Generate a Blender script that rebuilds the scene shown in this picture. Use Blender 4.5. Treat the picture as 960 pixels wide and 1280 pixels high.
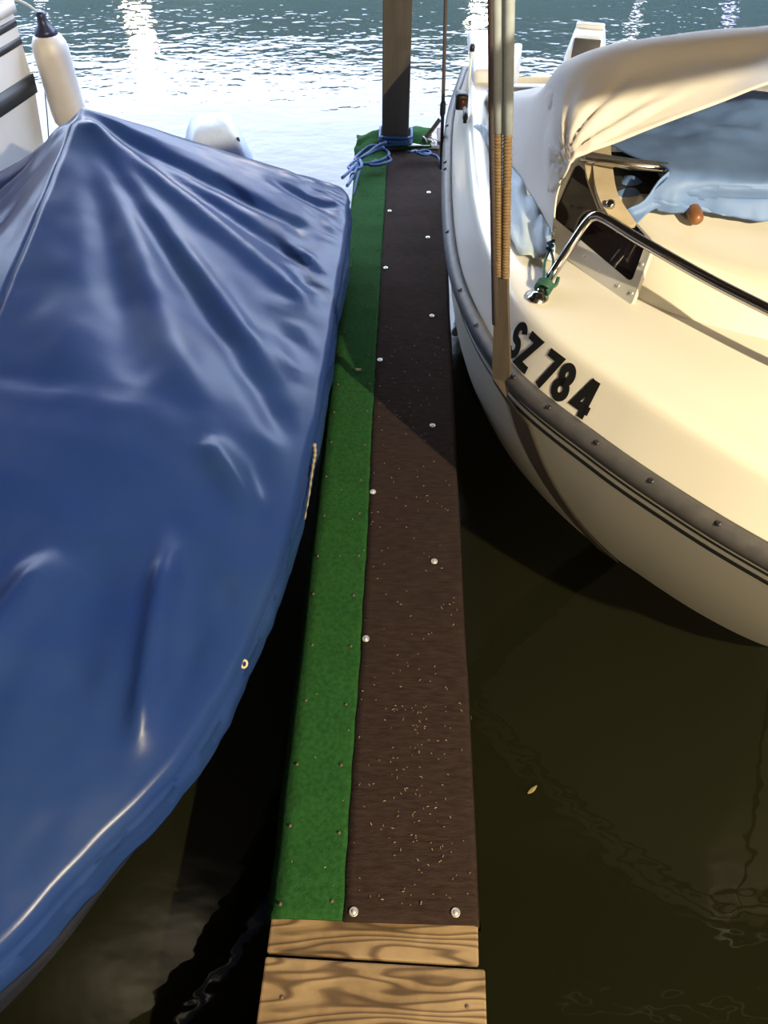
import bpy, bmesh, math, random
from mathutils import Vector, Matrix, noise
random.seed(7)
for o in list(bpy.data.objects): bpy.data.objects.remove(o)
SC = bpy.context.scene
COL = SC.collection
V = Vector

# ------------------------------------------------------------------ camera
FPX = 970.0
CAM_H = 1.95
PITCH = math.atan(1081 / FPX)
YAW = math.atan(40 * math.cos(PITCH) / FPX)
cam = bpy.data.cameras.new('camera')
cam.sensor_fit = 'VERTICAL'; cam.sensor_height = 36.0; cam.lens = 36.0 * FPX / 1280
cam.clip_start = 0.02; cam.clip_end = 600
camo = bpy.data.objects.new('camera', cam); COL.objects.link(camo)
camo.location = (0, 0, CAM_H)
camo.rotation_euler = (math.pi / 2 - PITCH, 0, YAW)
SC.camera = camo
# ------------------------------------------------------------------ dusk sky, exposure
SKY_STRENGTH = 11.5
LAMP_POWER = 1200
w = bpy.data.worlds.new('dusk_sky'); SC.world = w; w.use_nodes = True
bg = w.node_tree.nodes['Background']
bg.inputs[0].default_value = (0.64, 0.76, 1.0, 1)
bg.inputs[1].default_value = SKY_STRENGTH
vs = SC.view_settings
vs.view_transform = 'Standard'; vs.look = 'None'; vs.gamma = 1; vs.use_curve_mapping = False
vs.exposure = 0.0

# ------------------------------------------------------------------ helpers
_fw = V((-math.sin(YAW) * math.cos(PITCH), math.cos(YAW) * math.cos(PITCH), -math.sin(PITCH)))
_rt = V((math.cos(YAW), math.sin(YAW), 0)); _up = _rt.cross(_fw)
def _ray(x, y): return _fw + _rt * ((x - 480) / FPX) - _up * ((y - 640) / FPX)
def at(x, y, z):            # photo measurement at a known height -> place in the scene
    d = _ray(x, y); return V((0, 0, CAM_H)) + d * ((z - CAM_H) / d.z)
def atY(x, y, Y):           # photo measurement at a known distance along the dock
    d = _ray(x, y); return V((0, 0, CAM_H)) + d * (Y / d.y)

def thing(name, label, cat, loc=(0, 0, 0), group=None):
    o = bpy.data.objects.new(name, None); COL.objects.link(o)
    o.location = loc; o.empty_display_size = .1
    o['label'] = label; o['category'] = cat
    if group: o['group'] = group
    return o
def root_loc(o):
    v = V((0, 0, 0))
    while o: v += o.location; o = o.parent
    return v
def obj(name, verts, faces, mat, parent=None, smooth=True, label=None, cat=None, group=None, kind=None, origin=None):
    """verts are world coordinates; the origin goes to the parent's place (or the mean of the base)"""
    me = bpy.data.meshes.new(name)
    verts = [V(v) for v in verts]
    if origin is None:
        if parent: origin = root_loc(parent)
        elif kind == 'structure': origin = V((0, 0, 0))
        else:
            n = len(verts); origin = V((sum(v.x for v in verts) / n, sum(v.y for v in verts) / n, min(v.z for v in verts)))
    origin = V(origin)
    me.from_pydata([v - origin for v in verts], [], faces)
    me.update()
    bm = bmesh.new(); bm.from_mesh(me); bmesh.ops.recalc_face_normals(bm, faces=bm.faces); bm.to_mesh(me); bm.free()
    if smooth:
        for p in me.polygons: p.use_smooth = True
    me.materials.append(mat)
    o = bpy.data.objects.new(name, me); COL.objects.link(o)
    if parent:
        o.parent = parent; o.location = origin - root_loc(parent)
    else: o.location = origin
    if label: o['label'] = label
    if cat: o['category'] = cat
    if group: o['group'] = group
    if kind: o['kind'] = kind
    return o
def struct(name, verts, faces, mat, smooth=False): return obj(name, verts, faces, mat, None, smooth, kind='structure')
def cr(pts, n):
    """Catmull-Rom through pts, n samples, uniform in index"""
    P = [V(p) for p in pts]; out = []
    m = len(P) - 1
    for i in range(n):
        t = i / (n - 1) * m; k = min(int(t), m - 1); t -= k
        p0 = P[k - 1] if k > 0 else P[0] * 2 - P[1]
        p1 = P[k]; p2 = P[k + 1]
        p3 = P[k + 2] if k + 2 <= m else P[m] * 2 - P[m - 1]
        out.append(0.5 * ((2 * p1) + (p2 - p0) * t + (2 * p0 - 5 * p1 + 4 * p2 - p3) * t * t + (3 * p1 - p0 - 3 * p2 + p3) * t ** 3))
    return out
def lerp1(tab, x):
    """smooth-ish 1d table lookup, tab sorted by x ascending"""
    if x <= tab[0][0]: return tab[0][1]
    for (a, va), (b, vb) in zip(tab, tab[1:]):
        if x <= b:
            t = (x - a) / (b - a); t = t * t * (3 - 2 * t) * .5 + t * .5
            return va + (vb - va) * t
    return tab[-1][1]
def sstep(a, b, x):
    t = max(0., min(1., (x - a) / (b - a))); return t * t * (3 - 2 * t)
def grid(rows, closed_u=False, closed_v=False):
    """rows: list of equal length lists of points -> verts, faces"""
    n = len(rows[0]); m = len(rows); verts = [p for r in rows for p in r]; f = []
    for i in range(m if closed_u else m - 1):
        for j in range(n if closed_v else n - 1):
            a = i * n + j; b = i * n + (j + 1) % n; c = ((i + 1) % m) * n + (j + 1) % n; d = ((i + 1) % m) * n + j
            f.append((a, b, c, d))
    return verts, f
def merge(*parts):
    vs_, fs_ = [], []
    for v, f in parts:
        k = len(vs_); vs_ += list(v); fs_ += [tuple(i + k for i in q) for q in f]
    return vs_, fs_
def tube(path, r, seg=10, closed=False, caps=True, flat=None):
    """r: number or function of fraction; flat=(a,b) scales the two axes"""
    P = [V(p) for p in path]; n = len(P); rings = []
    T = []
    for i in range(n):
        a = P[(i - 1) % n] if (closed or i > 0) else P[i]
        b = P[(i + 1) % n] if (closed or i < n - 1) else P[i]
        T.append((b - a).normalized())
    up = V((0, 0, 1)) if abs(T[0].z) < .9 else V((1, 0, 0))
    N = (up - T[0] * up.dot(T[0])).normalized()
    for i in range(n):
        N = (N - T[i] * N.dot(T[i])).normalized(); B = T[i].cross(N)
        rr = r(i / (n - 1)) if callable(r) else r
        fa, fb = flat or (1, 1)
        rings.append([P[i] + N * (math.cos(q) * rr * fa) + B * (math.sin(q) * rr * fb) for q in [2 * math.pi * k / seg for k in range(seg)]])
    v, f = grid(rings, closed_u=closed, closed_v=True)
    if caps and not closed:
        f.append(tuple(range(seg))); f.append(tuple((n - 1) * seg + k for k in range(seg)))
    return v, f
def box(c, s, bev=0.0, rot=None, segs=2):
    bm = bmesh.new(); bmesh.ops.create_cube(bm, size=1)
    for v in bm.verts: v.co = V((v.co.x * s[0], v.co.y * s[1], v.co.z * s[2]))
    if bev: bmesh.ops.bevel(bm, geom=bm.edges[:], offset=bev, segments=segs, affect='EDGES', profile=.5)
    M = rot.to_matrix() if hasattr(rot, 'to_matrix') else (rot or Matrix.Identity(3))
    bm.verts.index_update()
    v = [M @ q.co + V(c) for q in bm.verts]; f = [tuple(x.index for x in p.verts) for p in bm.faces]
    bm.free(); return v, f
def lathe(profile, c, seg=16, axis=(0, 0, 1)):
    """profile [(r,h)] about axis through c"""
    ax = V(axis).normalized(); u = ax.orthogonal().normalized(); w_ = ax.cross(u)
    rows = [[V(c) + ax * h + (u * math.cos(a) + w_ * math.sin(a)) * r for a in [2 * math.pi * k / seg for k in range(seg)]] for r, h in profile]
    v, f = grid(rows, closed_v=True)
    f.append(tuple(range(seg))); f.append(tuple((len(rows) - 1) * seg + k for k in range(seg)))
    return v, f
def solid(rows, th):
    """a sheet given as a grid of points gets a real thickness downward along its normals"""
    n = len(rows[0]); m = len(rows); low = []
    for i in range(m):
        r = []
        for j in range(n):
            a = rows[min(i + 1, m - 1)][j] - rows[max(i - 1, 0)][j]; b = rows[i][min(j + 1, n - 1)] - rows[i][max(j - 1, 0)]
            nn = a.cross(b)
            nn = nn.normalized() if nn.length > 1e-12 else V((0, 0, 1))
            if nn.z < 0: nn = -nn
            r.append(rows[i][j] - nn * th)
        low.append(r)
    v1, f1 = grid(rows); v2, f2 = grid(low); N = n * m
    f = f1 + [tuple(k + N for k in reversed(q)) for q in f2]
    edge = [(0, j) for j in range(n)] + [(i, n - 1) for i in range(1, m)] + [(m - 1, j) for j in range(n - 2, -1, -1)] + [(i, 0) for i in range(m - 2, 0, -1)]
    ids = [i * n + j for i, j in edge]
    for a, b in zip(ids, ids[1:] + ids[:1]): f.append((a, a + N, b + N, b))
    return v1 + v2, f
def fbm(p, o=3): return noise.fractal(V(p), 1.0, 2.0, o)

# ------------------------------------------------------------------ materials
def material(name, col, rough=.5, metal=0, spec=.5, n2=None, nscale=20, nmix=.5, stretch=(1, 1, 1), bump=0, bscale=100, bdist=.001, sheen=0, detail=4, coat=0, bstretch=None, vec='Object'):
    m = bpy.data.materials.new(name); m.use_nodes = True
    nt = m.node_tree; b = nt.nodes['Principled BSDF']
    b.inputs['Base Color'].default_value = (*col, 1); b.inputs['Roughness'].default_value = rough
    b.inputs['Metallic'].default_value = metal; b.inputs['Specular IOR Level'].default_value = spec
    if coat: b.inputs['Coat Weight'].default_value = coat; b.inputs['Coat Roughness'].default_value = .12
    if sheen: b.inputs['Sheen Weight'].default_value = sheen
    tc = nt.nodes.new('ShaderNodeTexCoord')
    if n2:
        mp = nt.nodes.new('ShaderNodeMapping'); mp.inputs['Scale'].default_value = stretch
        nz = nt.nodes.new('ShaderNodeTexNoise'); nz.inputs['Scale'].default_value = nscale; nz.inputs['Detail'].default_value = detail
        rp = nt.nodes.new('ShaderNodeValToRGB')
        rp.color_ramp.elements[0].position = .5 - nmix * .5; rp.color_ramp.elements[1].position = .5 + nmix * .5
        rp.color_ramp.elements[0].color = (*col, 1); rp.color_ramp.elements[1].color = (*n2, 1)
        nt.links.new(tc.outputs[vec], mp.inputs[0]); nt.links.new(mp.outputs[0], nz.inputs['Vector'])
        nt.links.new(nz.outputs[0], rp.inputs[0]); nt.links.new(rp.outputs[0], b.inputs['Base Color'])
    if bump:
        mp = nt.nodes.new('ShaderNodeMapping'); mp.inputs['Scale'].default_value = bstretch or stretch
        nz = nt.nodes.new('ShaderNodeTexNoise'); nz.inputs['Scale'].default_value = bscale; nz.inputs['Detail'].default_value = 3
        bp = nt.nodes.new('ShaderNodeBump'); bp.inputs['Strength'].default_value = bump; bp.inputs['Distance'].default_value = bdist
        nt.links.new(tc.outputs[vec], mp.inputs[0]); nt.links.new(mp.outputs[0], nz.inputs['Vector'])
        nt.links.new(nz.outputs[0], bp.inputs['Height']); nt.links.new(bp.outputs[0], b.inputs['Normal'])
    return m
M = {}
M['gelcoat'] = material('gelcoat', (.74, .70, .60), .32, n2=(.70, .66, .56), nscale=3, bump=.15, bscale=9, bdist=.002, coat=.2)
M['white'] = material('white_paint', (.78, .78, .77), .35, n2=(.70, .70, .69), nscale=8)
M['hullwhite'] = material('hull_white', (.62, .62, .62), .35, n2=(.55, .55, .56), nscale=4)
M['rubber'] = material('grey_rubber', (.052, .050, .055), .5, n2=(.085, .080, .078), nscale=30)
M['black'] = material('black_vinyl', (.012, .012, .014), .45, n2=(.02, .02, .02))
M['decal'] = material('decal_black', (.008, .008, .009), .85, spec=.1, n2=(.012, .012, .012))
M['stripe'] = material('dark_stripe', (.02, .022, .028), .4, n2=(.03, .03, .03))
M['tarp'] = material('blue_tarp', (.011, .030, .135), .31, n2=(.018, .042, .130), nscale=5, bump=.2, bscale=60, bdist=.001, spec=.20)
M['greycloth'] = material('grey_blue_cover', (.105, .19, .40), .55, n2=(.135, .23, .45), nscale=5, bump=.35, bscale=14, bdist=.006)
M['palecloth'] = material('pale_blue_cloth', (.42, .52, .60), .6, n2=(.50, .60, .66), nscale=9, bump=.4, bscale=30, bdist=.004)
M['canvas'] = material('cream_canvas', (.75, .71, .65), .7, n2=(.69, .65, .59), nscale=6, bump=.3, bscale=300, bdist=.0005)
M['steel'] = material('stainless', (.55, .53, .50), .16, metal=1, n2=(.48, .46, .44), nscale=30)
M['galv'] = material('screw_metal', (.62, .60, .56), .35, metal=.6, n2=(.5, .48, .45), nscale=200)
M['green'] = material('green_carpet', (.0105, .048, .010), .95, spec=.1, n2=(.020, .082, .019), nscale=95, nmix=.42, bump=.9, bscale=420, bdist=.003)
M['brown'] = material('brown_carpet', (.0175, .0105, .0082), .95, spec=.1, n2=(.032, .020, .0158), nscale=80, stretch=(.35, 1.6, 1), nmix=.40, bump=.9, bscale=260, bdist=.003)
M['debris'] = material('straw_bits', (.36, .30, .19), .8, n2=(.17, .12, .06), nscale=60)
M['oldwood'] = material('brown_timber', (.042, .033, .026), .75, n2=(.062, .050, .038), nscale=7, stretch=(6, 6, .5), bump=.5, bscale=30, bdist=.002)
M['darkwood'] = material('dark_roof_timber', (.035, .026, .020), .85, n2=(.05, .036, .027), nscale=6, stretch=(4, .4, 4))
M['ropeblue'] = material('blue_rope', (.012, .045, .15), .6, n2=(.03, .10, .26), nscale=160, bump=.8, bscale=220, bdist=.002)
M['ropegreen'] = material('green_rope', (.010, .055, .035), .6, n2=(.02, .10, .06), nscale=220, bump=.8, bscale=260, bdist=.002)
M['ropewhite'] = material('pale_rope', (.50, .55, .58), .7, n2=(.36, .42, .46), nscale=120, bump=.8, bscale=200, bdist=.003)
M['ropetan'] = material('tan_rope', (.20, .13, .06), .8, n2=(.11, .07, .035), nscale=90)
M['ropegrey'] = material('grey_rope_sleeve', (.27, .31, .34), .7, n2=(.34, .38, .41), nscale=60)
M['ropedark'] = material('dark_rope', (.045, .035, .035), .8, n2=(.07, .05, .05), nscale=120)
M['strap'] = material('sling_webbing', (.050, .038, .028), .8, n2=(.075, .058, .040), nscale=40, stretch=(1, 1, .2), bump=.7, bscale=300, bdist=.001)
M['glass'] = material('tinted_glass', (.010, .008, .010), .06, n2=(.014, .010, .010), nscale=3)
M['frame'] = material('window_frame_grey', (.50, .49, .45), .4, n2=(.56, .54, .50), nscale=12)
M['shade'] = material('interior_shade', (.006, .006, .007), .9, n2=(.01, .01, .01))  # near-black that stands in for shade inside the cockpit
M['fender'] = material('fender_vinyl', (.66, .62, .58), .4, n2=(.58, .53, .49), nscale=9)
M['navy'] = material('navy_vinyl', (.012, .016, .05), .4, n2=(.018, .022, .06))
M['knob'] = material('brown_wood', (.16, .06, .018), .4, n2=(.22, .09, .03), nscale=25, stretch=(1, 1, .3))
M['tan'] = material('tan_bracket', (.42, .34, .22), .5, n2=(.50, .42, .29), nscale=14)
M['rust'] = material('rusty_steel', (.075, .050, .042), .7, n2=(.12, .075, .055), nscale=40)
M['hulldark'] = material('navy_hull', (.02, .025, .05), .4, n2=(.03, .035, .06))
M['bagplastic'] = material('pale_blue_plastic', (.50, .62, .82), .45, n2=(.60, .70, .86), nscale=7, bump=.5, bscale=22, bdist=.006)
M['greytarp'] = material('grey_canopy', (.32, .29, .30), .65, n2=(.40, .36, .37), nscale=8, bump=.5, bscale=18, bdist=.01)
M['amber'] = material('amber_lens', (.10, .03, .01), .15, n2=(.14, .05, .02))
M['leaf'] = material('dry_leaf', (.24, .19, .08), .7, n2=(.17, .12, .04), nscale=60)
M['forest'] = material('dark_wooded_slope', (.022, .052, .056), .95, n2=(.030, .066, .070), nscale=.3)

def plank_material():
    m = bpy.data.materials.new('worn_plank'); m.use_nodes = True; nt = m.node_tree; b = nt.nodes['Principled BSDF']
    b.inputs['Roughness'].default_value = .7; b.inputs['Specular IOR Level'].default_value = .25
    tc = nt.nodes.new('ShaderNodeTexCoord'); mp = nt.nodes.new('ShaderNodeMapping'); mp.inputs['Scale'].default_value = (2.2, 13, 6)
    nz = nt.nodes.new('ShaderNodeTexNoise'); nz.inputs['Scale'].default_value = 1.0; nz.inputs['Detail'].default_value = 2
    mul = nt.nodes.new('ShaderNodeMath'); mul.operation = 'MULTIPLY'; mul.inputs[1].default_value = 13
    sn = nt.nodes.new('ShaderNodeMath'); sn.operation = 'SINE'
    mul2 = nt.nodes.new('ShaderNodeMath'); mul2.operation = 'MULTIPLY'; mul2.inputs[1].default_value = 6.28
    rp = nt.nodes.new('ShaderNodeValToRGB')
    e = rp.color_ramp.elements; e[0].position = 0; e[0].color = (.245, .168, .088, 1); e[1].position = 1; e[1].color = (.085, .052, .026, 1)
    x = e.new(.62); x.color = (.22, .148, .076, 1)
    mr = nt.nodes.new('ShaderNodeMapRange'); mr.inputs[1].default_value = -1; mr.inputs[2].default_value = 1
    n3 = nt.nodes.new('ShaderNodeTexNoise'); n3.inputs['Scale'].default_value = 9; n3.inputs['Detail'].default_value = 5
    mx = nt.nodes.new('ShaderNodeMix'); mx.data_type = 'RGBA'; mx.blend_type = 'MULTIPLY'
    r2 = nt.nodes.new('ShaderNodeValToRGB'); r2.color_ramp.elements[0].position = .32; r2.color_ramp.elements[0].color = (.55, .50, .44, 1); r2.color_ramp.elements[1].position = .6; r2.color_ramp.elements[1].color = (1, 1, 1, 1)
    L = nt.links.new
    L(tc.outputs['Object'], mp.inputs[0]); L(mp.outputs[0], nz.inputs['Vector']); L(nz.outputs[0], mul.inputs[0]); L(mul.outputs[0], mul2.inputs[0])
    L(mul2.outputs[0], sn.inputs[0]); L(sn.outputs[0], mr.inputs[0]); L(mr.outputs[0], rp.inputs[0])
    L(tc.outputs['Object'], n3.inputs['Vector']); L(n3.outputs[0], r2.inputs[0])
    mx.inputs[0].default_value = 1; L(rp.outputs[0], mx.inputs[6]); L(r2.outputs[0], mx.inputs[7]); L(mx.outputs[2], b.inputs['Base Color'])
    bp = nt.nodes.new('ShaderNodeBump'); bp.inputs['Strength'].default_value = .4; bp.inputs['Distance'].default_value = .002
    L(mr.outputs[0], bp.inputs['Height']); L(bp.outputs[0], b.inputs['Normal'])
    return m
M['plank'] = plank_material()

def water_material():
    m = bpy.data.materials.new('lake_water'); m.use_nodes = True; nt = m.node_tree; b = nt.nodes['Principled BSDF']
    b.inputs['Base Color'].default_value = (.0078, .0082, .0036, 1)
    b.inputs['Roughness'].default_value = .03; b.inputs['IOR'].default_value = 1.333
    tc = nt.nodes.new('ShaderNodeTexCoord')
    def nz(scale, sx, sy, det):
        mp = nt.nodes.new('ShaderNodeMapping'); mp.inputs['Scale'].default_value = (sx, sy, 1)
        n = nt.nodes.new('ShaderNodeTexNoise'); n.inputs['Scale'].default_value = scale; n.inputs['Detail'].default_value = det
        nt.links.new(tc.outputs['Object'], mp.inputs[0]); nt.links.new(mp.outputs[0], n.inputs['Vector']); return n
    a = nz(10.0, .75, 1.0, 1.5); c = nz(1.7, .7, 1.1, 1)
    b1 = nt.nodes.new('ShaderNodeBump'); b1.inputs['Strength'].default_value = 1; b1.inputs['Distance'].default_value = .0027
    b2 = nt.nodes.new('ShaderNodeBump'); b2.inputs['Strength'].default_value = 1; b2.inputs['Distance'].default_value = .006
    d = nz(26.0, .6, 1.0, 1); b3 = nt.nodes.new('ShaderNodeBump'); b3.inputs['Strength'].default_value = 1; b3.inputs['Distance'].default_value = .0006
    nt.links.new(d.outputs[0], b3.inputs['Height']); nt.links.new(b3.outputs[0], b1.inputs['Normal'])
    nt.links.new(a.outputs[0], b1.inputs['Height']); nt.links.new(c.outputs[0], b2.inputs['Height'])
    nt.links.new(b1.outputs[0], b2.inputs['Normal']); nt.links.new(b2.outputs[0], b.inputs['Normal'])
    return m
M['water'] = water_material()
def emit(name, col, s):
    m = bpy.data.materials.new(name); m.use_nodes = True; b = m.node_tree.nodes['Principled BSDF']
    b.inputs['Base Color'].default_value = (*col, 1); b.inputs['Emission Color'].default_value = (*col, 1); b.inputs['Emission Strength'].default_value = s
    return m

# ------------------------------------------------------------------ setting: water, far shore, boathouse shell
v, f = grid([[V((x, y, 0)) for x in (-250, -20, 20, 250)] for y in (-20, 0, 20, 250)])
struct('water', v, f, M['water'])
rows = []
for y, h in ((52, -.5), (55, 3), (60, 11), (66, 18.3), (80, 24), (120, 24), (125, -.5)):
    rows.append([V((x, y + 4 * fbm((x * .03, y * .1, 0)), h if h < 4 else h * (1 + .05 * fbm((x * .09, h * .1, 3)) + .03 * fbm((x * .4, h * .3, 8))))) for x in range(-240, 241, 4)])
v, f = grid(rows); struct('far_shore', v, f, M['forest'])
CE = 3.5
RX0, RX1, RY0, RY1 = -5.0, 5.2, -4.0, 5.0
v, f = box(((RX0 + RX1) / 2, (RY0 + RY1) / 2, CE + .05), (RX1 - RX0 + .2, RY1 - RY0, .1)); struct('ceiling', v, f, M['darkwood'])
v, f = box((RX0 - .06, (RY0 + RY1) / 2, CE / 2 - .1), (.1, RY1 - RY0, CE + .2)); struct('wall_left', v, f, M['darkwood'])
v, f = box((RX1 + .06, (RY0 + RY1) / 2, CE / 2 - .1), (.1, RY1 - RY0, CE + .2)); struct('wall_right', v, f, M['darkwood'])
v, f = box(((RX0 + RX1) / 2, RY0 - .06, CE / 2 - .1), (RX1 - RX0, .1, CE + .2)); struct('wall_back', v, f, M['darkwood'])
v, f = box(((RX0 + RX1) / 2, RY1 + .04, (3.1 + CE) / 2 + .05), (RX1 - RX0 + .2, .08, CE - 3.0)); struct('wall_front', v, f, M['darkwood'])
for i, (y, z, h) in enumerate(((.35, 3.41, .17), (3.78, 3.41, .17), (-2.4, 3.41, .17))):
    v, f = box(((RX0 + RX1) / 2, y, z), (RX1 - RX0, .12, h)); struct('trim_%d' % (i + 1), v, f, M['oldwood'])

v, f = box((1.95, .70, 2.165), (2.6, .055, .058), 0, Matrix.Rotation(-.2, 3, 'Y')); v, f = merge((v, f), tube([(1.7, .7, 2.10), (1.7, .7, CE)], .012, 8), tube([(3.1, .7, 2.38), (3.1, .7, CE)], .012, 8)); struct('trim_4', v, f, M['oldwood'])  # unseen bar, added and tilted to cast the shadow band on the canopy
v, f = box(((RX0 + RX1) / 2, -2.03, .29), (RX1 - RX0, 3.9, .08)); struct('floor', v, f, M['oldwood'])
# ceiling lamp of the boathouse
def ceiling_lamp(LP, power, label, size):
    t = thing('ceiling_lamp', label, 'lamp', (LP.x, LP.y, LP.z))
    v, f = lathe([(.03, .28), (.05, .10), (.13, .06), (.13, .03)], LP, 20); obj('lamp_housing', v, f, M['rust'], t)
    v, f = lathe([(.01, -.06), (.06, -.05), (.09, 0), (.08, .04)], LP, 16); obj('lamp_bulb', v, f, emit('warm_bulb', (1, .72, .38), 60), t)
    ld = bpy.data.lights.new('lamp_glow', 'POINT'); ld.energy = power; ld.color = (1, .84, .56); ld.shadow_soft_size = size
    lo = bpy.data.objects.new('lamp_glow', ld); COL.objects.link(lo); lo.parent = t; lo.location = (0, 0, -.14)
ceiling_lamp(V((2.05, -1.3, 3.22)), LAMP_POWER, 'warm lamp under the boathouse roof right of the dock', .025)
WL_ = V((1.3, -3.82, 1.95))  # unseen fill lamp, added low behind the camera to warm the hull's bow
t = thing('bow_fill_lamp', 'unseen warm fill lamp added on the back wall to light the hull', 'lamp', tuple(WL_))
v, f = lathe([(.09, -.15), (.10, -.10), (.05, -.08), (.03, -.02)], WL_, 16, (0, 1, 0)); obj('lamp_housing', v, f, M['rust'], t)
v, f = lathe([(.02, -.03), (.06, 0), (.06, .05), (.02, .08)], WL_, 16, (0, 1, 0)); obj('lamp_bulb', v, f, emit('bow_fill_bulb', (1, .72, .38), 40), t)
ld = bpy.data.lights.new('lamp_glow', 'POINT'); ld.energy = LAMP_POWER * .36; ld.color = (1, .84, .56); ld.shadow_soft_size = .08
lo = bpy.data.objects.new('lamp_glow', ld); COL.objects.link(lo); lo.parent = t; lo.location = (0, .18, 0)

# lamps on the opposite shore, seen as light columns in the water
def shore_lamp(px, elev, r, col, s, label):
    d = _ray(px, 40); az = math.atan2(d.x, d.y); Y = 54.0; X = Y * math.tan(az); D = math.hypot(X, Y - 5)
    z = D * math.tan(math.radians(elev))
    t = thing('street_lamp', label, 'lamp', (X, Y, 0), 'street lamps on the far shore')
    v, f = tube([(X, Y + .1, -.3), (X, Y + .1, z)], .08, 8); obj('lamp_post', v, f, M['black'], t)
    v, f = lathe([(r * .3, -r), (r * .8, -r * .6), (r, 0), (r * .8, r * .6), (r * .3, r)], (X, Y, z), 12); obj('lamp_globe', v, f, emit('lamp_globe', col, s), t)
shore_lamp(176, 15.6, .75, (1, .80, .55), 420, 'brighter warm street lamp across the water, left')
shore_lamp(598, 15.5, .65, (1, .80, .55), 350, 'warm street lamp across the water beside the post reflection')
shore_lamp(905, 14.0, .40, (.62, .62, 1), 14, 'dim lavender street lamp across the water, far right')
shore_lamp(792, 14.2, .30, (.9, .92, 1), 10, 'dim white street lamp across the water, right')
shore_lamp(60, 14.0, .3, (.7, .75, 1), 20, 'dim bluish street lamp across the water, far left')

# ------------------------------------------------------------------ the dock
DZ = .35                       # top of the carpets
DX0, DX1, SEAM = -.232, .170, -.086
dock = thing('dock', 'narrow wooden finger dock covered with green and brown carpet strips', 'dock', (0, 2, 0))
def plank(y0, y1, z=DZ - .012, th=.032, x0=DX0 + .006, x1=DX1 - .004, tilt=0):
    if y0 > .42: x0 += .018; x1 -= .012; z -= .006
    c = V(((x0 + x1) / 2, (y0 + y1) / 2, z - th / 2)); v, f = box((0, 0, 0), (x1 - x0, y1 - y0, th), .004, Matrix.Rotation(tilt, 3, 'Z'))
    o = obj('plank', [q + c for q in v], f, M['plank'], dock, smooth=False, origin=c); return o
plank(.3405, .425, tilt=-.030); plank(.185, .3345, z=DZ - .010, tilt=-.025, x0=DX0 + .002, x1=DX1 + .004); plank(.03, .178, z=DZ - .010, tilt=-.01)
plank(-.06, .022)
y = .43
while y < 3.80:
    plank(y, y + .142); y += .15
for x in (DX0 + .05, DX1 - .05):
    v, f = box((x, 1.93, DZ - .115), (.05, 3.98, .14)); obj('beam', v, f, M['oldwood'], dock, smooth=False)
for x in (DX0 + .03, DX1 - .03):
    for yy in (.9, 2.3, 3.9):
        v, f = tube([(x, yy, -1.2), (x, yy, DZ - .15)], .05, 12); obj('pile', v, f, M['oldwood'], dock)
# green strip: wraps down over the left edge
rows = []
RG = .034
Y0, Y1 = .402, 3.74
ny = 150
for i in range(ny):
    y = Y0 + (Y1 - Y0) * i / (ny - 1)
    xs = SEAM + .006 * fbm((0, y * 1.2, 2)) + .001 * math.sin(y * 60); wob = .004 * fbm((1, y * 2.5, 5))
    r = []
    for k in range(12):
        x = xs + (DX0 + RG - xs) * k / 11
        r.append(V((x, y, DZ + .0025 * fbm((x * 9, y * 7, 1)) + .0015 * math.sin(y * 42))))
    for a in (15, 35, 55, 75, 90): r.append(V((DX0 + RG - RG * math.sin(math.radians(a)) + wob, y, DZ - RG * (1 - math.cos(math.radians(a))))))
    for zz in (.05, .07, .09): r.append(V((DX0 + wob * 1.4 + .006 * (zz > .06), y, DZ - zz)))
    rows.append(r)
v, f = solid(rows, .008); green = obj('green_carpet', v, f, M['green'], dock)
green['label'] = 'green carpet strip along the left side of the dock'
rows = []
for i in range(ny):
    y = .400 + (3.755 - .400) * i / (ny - 1)
    xs = SEAM + .006 * fbm((0, y * 1.2, 2)) + .002 + .001 * math.sin(y * 60); xr = DX1 + .004 * fbm((4, y * 2, 5))
    r = []
    for k in range(16):
        x = xs + (xr - .014 - xs) * k / 15
        r.append(V((x, y, DZ - .001 + .002 * fbm((x * 8, y * 6, 4)) + .001 * math.sin(y * 42))))
    for a in (20, 45, 70, 90): r.append(V((xr - .014 + .014 * math.sin(math.radians(a)), y, DZ - .001 - .014 * (1 - math.cos(math.radians(a))))))
    r.append(V((xr, y, DZ - .045 + .006 * fbm((2, y * 5, 1)))))
    rows.append(r)
v, f = solid(rows, .006); brown = obj('brown_carpet', v, f, M['brown'], dock)
brown['label'] = 'dark brown carpet strip along the right side of the dock'
# green flap folded across the far end
rows = []
for i in range(16):
    y = 3.765 + .25 * i / 15
    rows.append([V((DX0 - .004 + (.36) * k / 19 + .01 * fbm((k * .4, i * .2, 2)), y - .10 * sstep(8, 0, k), DZ + .012 + .022 * math.sin(math.pi * i / 15) + .012 * fbm((k * .35, i * .3, 7)) - .07 * sstep(11, 15, i))) for k in range(20)])
v, f = solid(rows, .008); obj('green_carpet_flap', v, f, M['green'], dock)
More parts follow.
